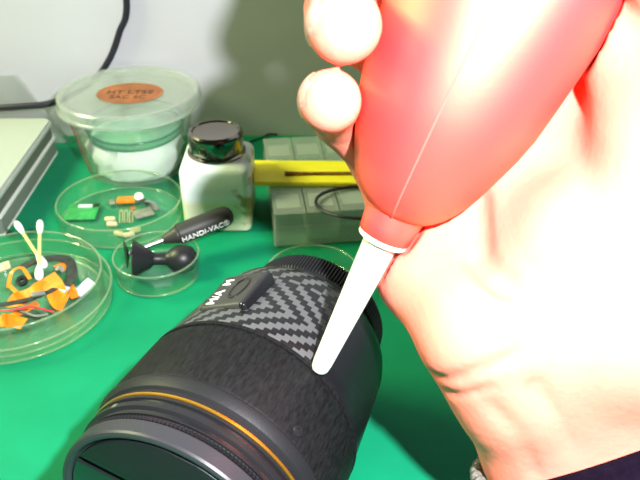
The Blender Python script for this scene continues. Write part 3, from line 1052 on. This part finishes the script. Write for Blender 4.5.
levels = [(0.0190, 0.0002, 0.004), (0.0215, 0.0010, 0.0045), (0.0222, 0.0040, 0.005), (0.0224, 0.0300, 0.005), (0.0224, 0.0420, 0.005), (0.0215, 0.0448, 0.006), (0.0195, 0.0468, 0.009),
          (0.0170, 0.0480, 0.0165), (0.0160, 0.0490, 0.0159)]
rs_ = [sq_ring(*l) for l in levels]
for A, B in zip(rs_, rs_[1:]):
    for k in range(len(A)):
        k2 = (k + 1) % len(A)
        bm.faces.new((A[k], A[k2], B[k2], B[k]))
bm.faces.new(rs_[0][::-1])
bm.faces.new(rs_[-1])
obj('bottle_body', bm, bottle_material(), bot, sharp=50)
obj('cap', lathe([(0.0, 0.0475), (0.0184, 0.0475), (0.0188, 0.0480), (0.0188, 0.0492), (0.0176, 0.0498), (0.0174, 0.0506), (0.0176, 0.0512), (0.0178, 0.0605), (0.0172, 0.0622), (0.0158, 0.0632), (0.0150, 0.0632),
                  (0.0143, 0.0622), (0.0080, 0.0612), (0, 0.0610)], 72), 'steel', bot, sharp=30)

# ------------------------------------------------------------------ tub with lid
TC = (-0.1372, 0.5300)
tub = thing('plastic_tub', 'round see-through tub with milky lid and an oval orange sticker', 'tub', loc=(TC[0], TC[1], 0.0))
w = 0.0009
tubp = [(0.0345, 0.0004), (0.0355, 0.0012), (0.0365, 0.0060), (0.0445, 0.0490), (0.0448, 0.0500), (0.0480, 0.0505), (0.0480, 0.0520)]
obj('tub_body', lathe([(0, 0.0004)] + tubp + [(r - w, z + (w if z < 0.005 else 0)) for r, z in reversed(tubp)] + [(0, 0.0013)], 96), 'tub', tub)
lid = obj('lid', lathe([(0, 0.0585), (0.0425, 0.0585), (0.0445, 0.0590), (0.0452, 0.0604), (0.0470, 0.0612), (0.0496, 0.0612), (0.0508, 0.0600), (0.0511, 0.0545), (0.0516, 0.0540), (0.0516, 0.0520), (0.0508, 0.0518),
                        (0.0501, 0.0590), (0.0480, 0.0602), (0.0464, 0.0596), (0.0452, 0.0582), (0.0430, 0.0576), (0, 0.0576)], 96), 'tub_lid', tub)


def oval(rx, ry, z0, z1, n=64):
    bm = bmesh.new()
    v = [bm.verts.new((rx * math.cos(2 * PI * k / n), ry * math.sin(2 * PI * k / n), z0)) for k in range(n)]
    f = bm.faces.new(v)
    e = bmesh.ops.extrude_face_region(bm, geom=[f])
    bmesh.ops.translate(bm, vec=(0, 0, z1 - z0), verts=[x for x in e['geom'] if isinstance(x, bmesh.types.BMVert)])
    return bm


st = obj('sticker', oval(0.0238, 0.0195, 0, 0.00025), 'sticker', lid, smooth=False)
st.location = (0.0005, 0.0005, 0.0586)
rg = bmesh.new()
lathe([(0.0203, 0.00026), (0.0208, 0.00032), (0.0213, 0.00026)], 64, bm=rg)
bmesh.ops.scale(rg, vec=(1.0, 0.80, 1), verts=rg.verts[:])
bmesh.ops.translate(rg, vec=st.location, verts=rg.verts[:])
obj('sticker_line', rg, 'sticker_edge', lid)
for body, yy, sz in (('HT LTSE', 0.0010, 0.0092), ('SAC SC', -0.0085, 0.0080)):
    lettering('sticker_lettering', body, sz, 'dark_ink', lid, Matrix.Translation((0.0005, 0.0005 + yy, 0.0589)), 0.0001, 'CENTER')
# red and white label strip up the left side
for nm, m_, a0, a1 in (('red_label_edge', 'label_red', 206, 215), ('white_label', 'label_white', 196, 206)):
    bm = bmesh.new()
    rows = []
    for z, r in ((0.0030, 0.0364), (0.0180, 0.0393), (0.0330, 0.0421), (0.0470, 0.0447)):
        rows.append([bm.verts.new(((r + 0.0004) * math.cos(R(a0 + (a1 - a0) * k / 4)), (r + 0.0004) * math.sin(R(a0 + (a1 - a0) * k / 4)), z)) for k in range(5)])
    for A, B in zip(rows, rows[1:]):
        for k in range(4):
            bm.faces.new((A[k], A[k + 1], B[k + 1], B[k]))
    bmesh.ops.solidify(bm, geom=bm.faces[:], thickness=0.0002)
    obj(nm, bm, m_, tub)

# crumpled tissue inside the tub
ti = bmesh.new()
lathe([(0, 0.0020), (0.030, 0.0020), (0.0335, 0.0060), (0.0352, 0.0130), (0.0370, 0.0200), (0.034, 0.0270), (0.018, 0.0280), (0, 0.0280)], 40, bm=ti)
for v in ti.verts:
    r = math.hypot(v.co.x, v.co.y)
    if r > 0.004 and v.co.z > 0.004:
        k = 1 + random.uniform(-0.10, 0.0)
        v.co.x *= k
        v.co.y *= k
        v.co.z += random.uniform(-0.0016, 0.0012)
o = obj('tissue_wad', ti, 'tissue', sharp=60)
o.location = (TC[0], TC[1], 0)
tag(o, 'crumpled white tissue filling the bottom of the clear tub', 'tissue')
# green glass dish on the tissue
o = obj('glass_dish', lathe([(0, 0), (0.0330, 0), (0.0348, 0.0010), (0.0352, 0.0060), (0.0348, 0.0064), (0.0338, 0.0060), (0.0336, 0.0018), (0.0326, 0.0010), (0, 0.0010)], 72), 'inner_glass')
for rz_, zz_ in ((0.0350, 0.0062), (0.0340, 0.0008)):
    obj('rim', lathe([(rz_ + 0.0009 * math.cos(R(a)), zz_ + 0.0009 * math.sin(R(a))) for a in range(0, 360, 45)], 72, closed=True), 'teal_edge', o, sharp=180)
o.location = (TC[0] + 0.002, TC[1] - 0.002, 0.0318)
o.rotation_euler = (R(4), 0, 0)
tag(o, 'green-edged round glass dish lying on the tissue inside the tub', 'dish')

# ------------------------------------------------------------------ compartment box
BRX = R(7)
bx = thing('storage_box', 'clear plastic compartment box behind the lens with rows of small bins', 'box', loc=(-0.0290, 0.4165, 0.0002), rot=(0, 0, BRX))
BW, BDp, BH = 0.105, 0.112, 0.0240


def tray_bm():
    bm = bmesh.new()
    t_ = 0.0012
    box(BW, BDp, t_, (BW / 2, BDp / 2, t_ / 2), bev=0.0004, seg=1, bm=bm)
    for x in (t_ / 2, BW - t_ / 2):
        box(t_, BDp, 0.0125, (x, BDp / 2, 0.0075), bm=bm)
    for y in (t_ / 2, BDp - t_ / 2):
        box(BW, t_, 0.0125, (BW / 2, y, 0.0075), bm=bm)
    return bm


obj('tray', tray_bm(), 'box', bx, smooth=False)
cols, rows_ = 5, 3
px, py = BW / cols, BDp / rows_
for c in range(1, cols):
    obj('divider', box(0.0010, BDp - 0.003, 0.0115, (c * px, BDp / 2, 0.0072)), 'box', bx, smooth=False)
for r in range(1, rows_):
    obj('divider', box(BW - 0.003, 0.0010, 0.0115, (BW / 2, r * py, 0.0072)), 'box', bx, smooth=False)
# one hinged lid per bin
lid0 = lab0 = None
for r in range(rows_):
    for c in range(cols):
        q = ((c + 0.5) * px, (r + 0.5) * py, 0.0190)
        if lid0 is None:
            lb = bmesh.new()
            t_ = 0.0009
            box(px - 0.001, py - 0.001, t_, (0, 0, 0.0046), bev=0.0003, seg=1, bm=lb)
            for sx in (-1, 1):
                box(t_, py - 0.001, 0.0092, (sx * (px - 0.002) / 2, 0, 0), bm=lb)
                box(px - 0.001, t_, 0.0092, (0, sx * (py - 0.002) / 2, 0), bm=lb)
            lid0 = obj('bin_lid', lb, 'box', bx, smooth=False)
            lab0 = obj('paper_label', box(px * 0.72, py * 0.45, 0.0002, (0, 0, 0)), clear_mat('label_film', rough=0.3, milk=0.45, milk_color=(0.78, 0.8, 0.76)), lid0, smooth=False)
            l, p_ = lid0, lab0
        else:
            l = lid0.copy()
            COL.objects.link(l)
            p_ = lab0.copy()
            COL.objects.link(p_)
            p_.parent = l
        l.location = q
        p_.location = (0, -0.001, 0.0040)
# a small insert bin in the front row
o = obj('small_bin', tray_bm(), 'box', smooth=False)
o.scale = (0.178, 0.16, 0.60)
o.parent = bx
o.location = (0.0222, 0.0035, 0.0016)
# loop of black elastic on the box
lp = []
lc = Vector((0.02022, 0.42898, 0.02620))
for k in range(20):
    a = 2 * PI * k / 20
    lp.append((lc.x + 0.0230 * math.cos(a), lc.y + 0.0205 * math.sin(a) + 0.002 * math.sin(2 * a), 0.0262 + 0.0004 * math.sin(3 * a)))
tag(obj('elastic_loop', tube(lp, 0.00110, 8, smooth=0, closed=True), 'soft_black'), 'thin black elastic loop lying on the clear compartment box', 'elastic band')
# yellow strip with a brown stick on it
bm = bmesh.new()
yz = 0.0248
yp = [(-0.0478, 0.4850), (-0.0432, 0.4525), (0.0780, 0.4505), (0.0780, 0.4830)]
v = [bm.verts.new((x, y, yz)) for x, y in yp]
f = bm.faces.new(v)
e = bmesh.ops.extrude_face_region(bm, geom=[f])
bmesh.ops.translate(bm, vec=(0, 0, 0.0030), verts=[x for x in e['geom'] if isinstance(x, bmesh.types.BMVert)])
bmesh.ops.bevel(bm, geom=bm.edges[:], offset=0.0006, segments=2, affect='EDGES')
tag(obj('yellow_strip', bm, 'yellow'), 'flat bright yellow plastic strip laid across the clear compartment box', 'strip')
tag(obj('brown_stick', tube([(-0.0235, 0.4625, 0.0290), (0.02, 0.4630, 0.0290), (0.072, 0.4635, 0.0290)], lambda t: 0.0011 + 0.0005 * math.exp(-(t / 0.06) ** 2), 10), 'brown'),
    'slender rusty brown stick lying on the yellow strip', 'stick')

# ------------------------------------------------------------------ grey device at the left
dev = thing('flat_device', 'flat grey device with layered rounded edges at the left by the wall', 'device', loc=(-0.205, 0.43, 0.0))


def rounded_slab(w, d, z0, z1, rad, bev, n=10):
    """slab whose right back corner is rounded; x runs to the left"""
    bm = bmesh.new()
    pts = [(-w, 0)]
    pts += [(-rad * 0.3 + rad * 0.3 * math.sin(R(90 * k / 6)), rad * 0.3 - rad * 0.3 * math.cos(R(90 * k / 6))) for k in range(7)]
    pts += [(-rad + rad * math.cos(R(90 * k / n)), d - rad + rad * math.sin(R(90 * k / n))) for k in range(n + 1)]
    pts += [(-w, d)]
    v = [bm.verts.new((x, y, z0)) for x, y in pts]
    f = bm.faces.new(v)
    e = bmesh.ops.extrude_face_region(bm, geom=[f])
    bmesh.ops.translate(bm, vec=(0, 0, z1 - z0), verts=[x for x in e['geom'] if isinstance(x, bmesh.types.BMVert)])
    if bev:
        es = [q for q in bm.edges if abs(q.verts[0].co.z - z1) < 1e-7 and abs(q.verts[1].co.z - z1) < 1e-7]
        bmesh.ops.bevel(bm, geom=es, offset=bev, segments=4, affect='EDGES')
    return bm


for nm, z0, z1, ins, bev, m_ in (('base_strip', 0.0004, 0.0018, 0.0, 0.0004, 'device_light'), ('lower_band', 0.0016, 0.0128, 0.0004, 0, 'device_mid'),
                                 ('trim_band', 0.0126, 0.0150, -0.0002, 0.0008, 'device_light'), ('upper_band', 0.0148, 0.0240, 0.0012, 0, 'device_dark'),
                                 ('top_shell', 0.0238, 0.0278, 0.0004, 0.0016, 'device')):
    o = obj(nm, rounded_slab(0.26, 0.128 - ins, z0, z1, 0.008, bev), m_, dev)
    o.location = (-ins, 0, 0)

# crumpled clear bag standing on the device against the wall
bm = bmesh.new()
nx, nz = 14, 8
fr = []
for j in range(nz + 1):
    row = []
    for i in range(nx + 1):
        u, v_ = i / nx, j / nz
        x0, x1 = -0.300, -0.1990 - 0.0325 * v_
        x = x0 + (x1 - x0) * u
        z = 0.0010 + 0.0545 * v_ + 0.002 * v_ * u
        row.append((x, z))
    fr.append(row)
verts = {}
for side in (0, 1):
    for j in range(nz + 1):
        for i in range(nx + 1):
            x, z = fr[j][i]
            edge = min(i, nx - i, j, nz - j)
            puff = min(1, edge / 2.5) * 0.0045
            wob = 0.0007 * math.sin(i * 2.1 + j * 1.3 + side) + random.uniform(-0.0004, 0.0004)
            y = 0.5700 - 0.006 * (j / nz - 1) * 0 + (puff + wob + 0.0006) * (-1 if side == 0 else 1)
            verts[side, j, i] = bm.verts.new((x, y, z))
for side in (0, 1):
    for j in range(nz):
        for i in range(nx):
            bm.faces.new((verts[side, j, i], verts[side, j, i + 1], verts[side, j + 1, i + 1], verts[side, j + 1, i]))
ring_ = [(0, i) for i in range(nx + 1)] + [(j, nx) for j in range(1, nz + 1)] + [(nz, i) for i in range(nx - 1, -1, -1)] + [(j, 0) for j in range(nz - 1, 0, -1)]
for (j0, i0), (j1, i1) in zip(ring_, ring_[1:] + ring_[:1]):
    bm.faces.new((verts[0, j0, i0], verts[0, j1, i1], verts[1, j1, i1], verts[1, j0, i0]))
tag(obj('plastic_bag', bm, 'bag', sharp=60), 'clear plastic bag standing between the grey device and the wall', 'bag')

# ------------------------------------------------------------------ cables
tag(obj('power_cable', tube([(-0.150, 0.5836, 0.330), (-0.1435, 0.5836, 0.200), (-0.1432, 0.5836, 0.112), (-0.1520, 0.5836, 0.086), (-0.1640, 0.5836, 0.063), (-0.180, 0.580, 0.047), (-0.2035, 0.5630, 0.0385), (-0.230, 0.5585, 0.0365),
                             (-0.265, 0.5575, 0.0350), (-0.32, 0.556, 0.0325), (-0.42, 0.54, 0.0290)], 0.0025, 12, 8), 'cable'),
    'black cable curving down the wall behind the tub and over the device', 'cable')
tag(obj('thin_cord', tube([(-0.06487, 0.56003, 0.00080), (-0.05913, 0.56736, 0.00080), (-0.05319, 0.57398, 0.00120), (-0.04765, 0.57605, 0.00200), (-0.0420, 0.5845, 0.0014), (-0.035, 0.5850, 0.0010)], 0.0008, 8), 'cable'),
    'thin black cord along the wall foot behind the bottle', 'cord')
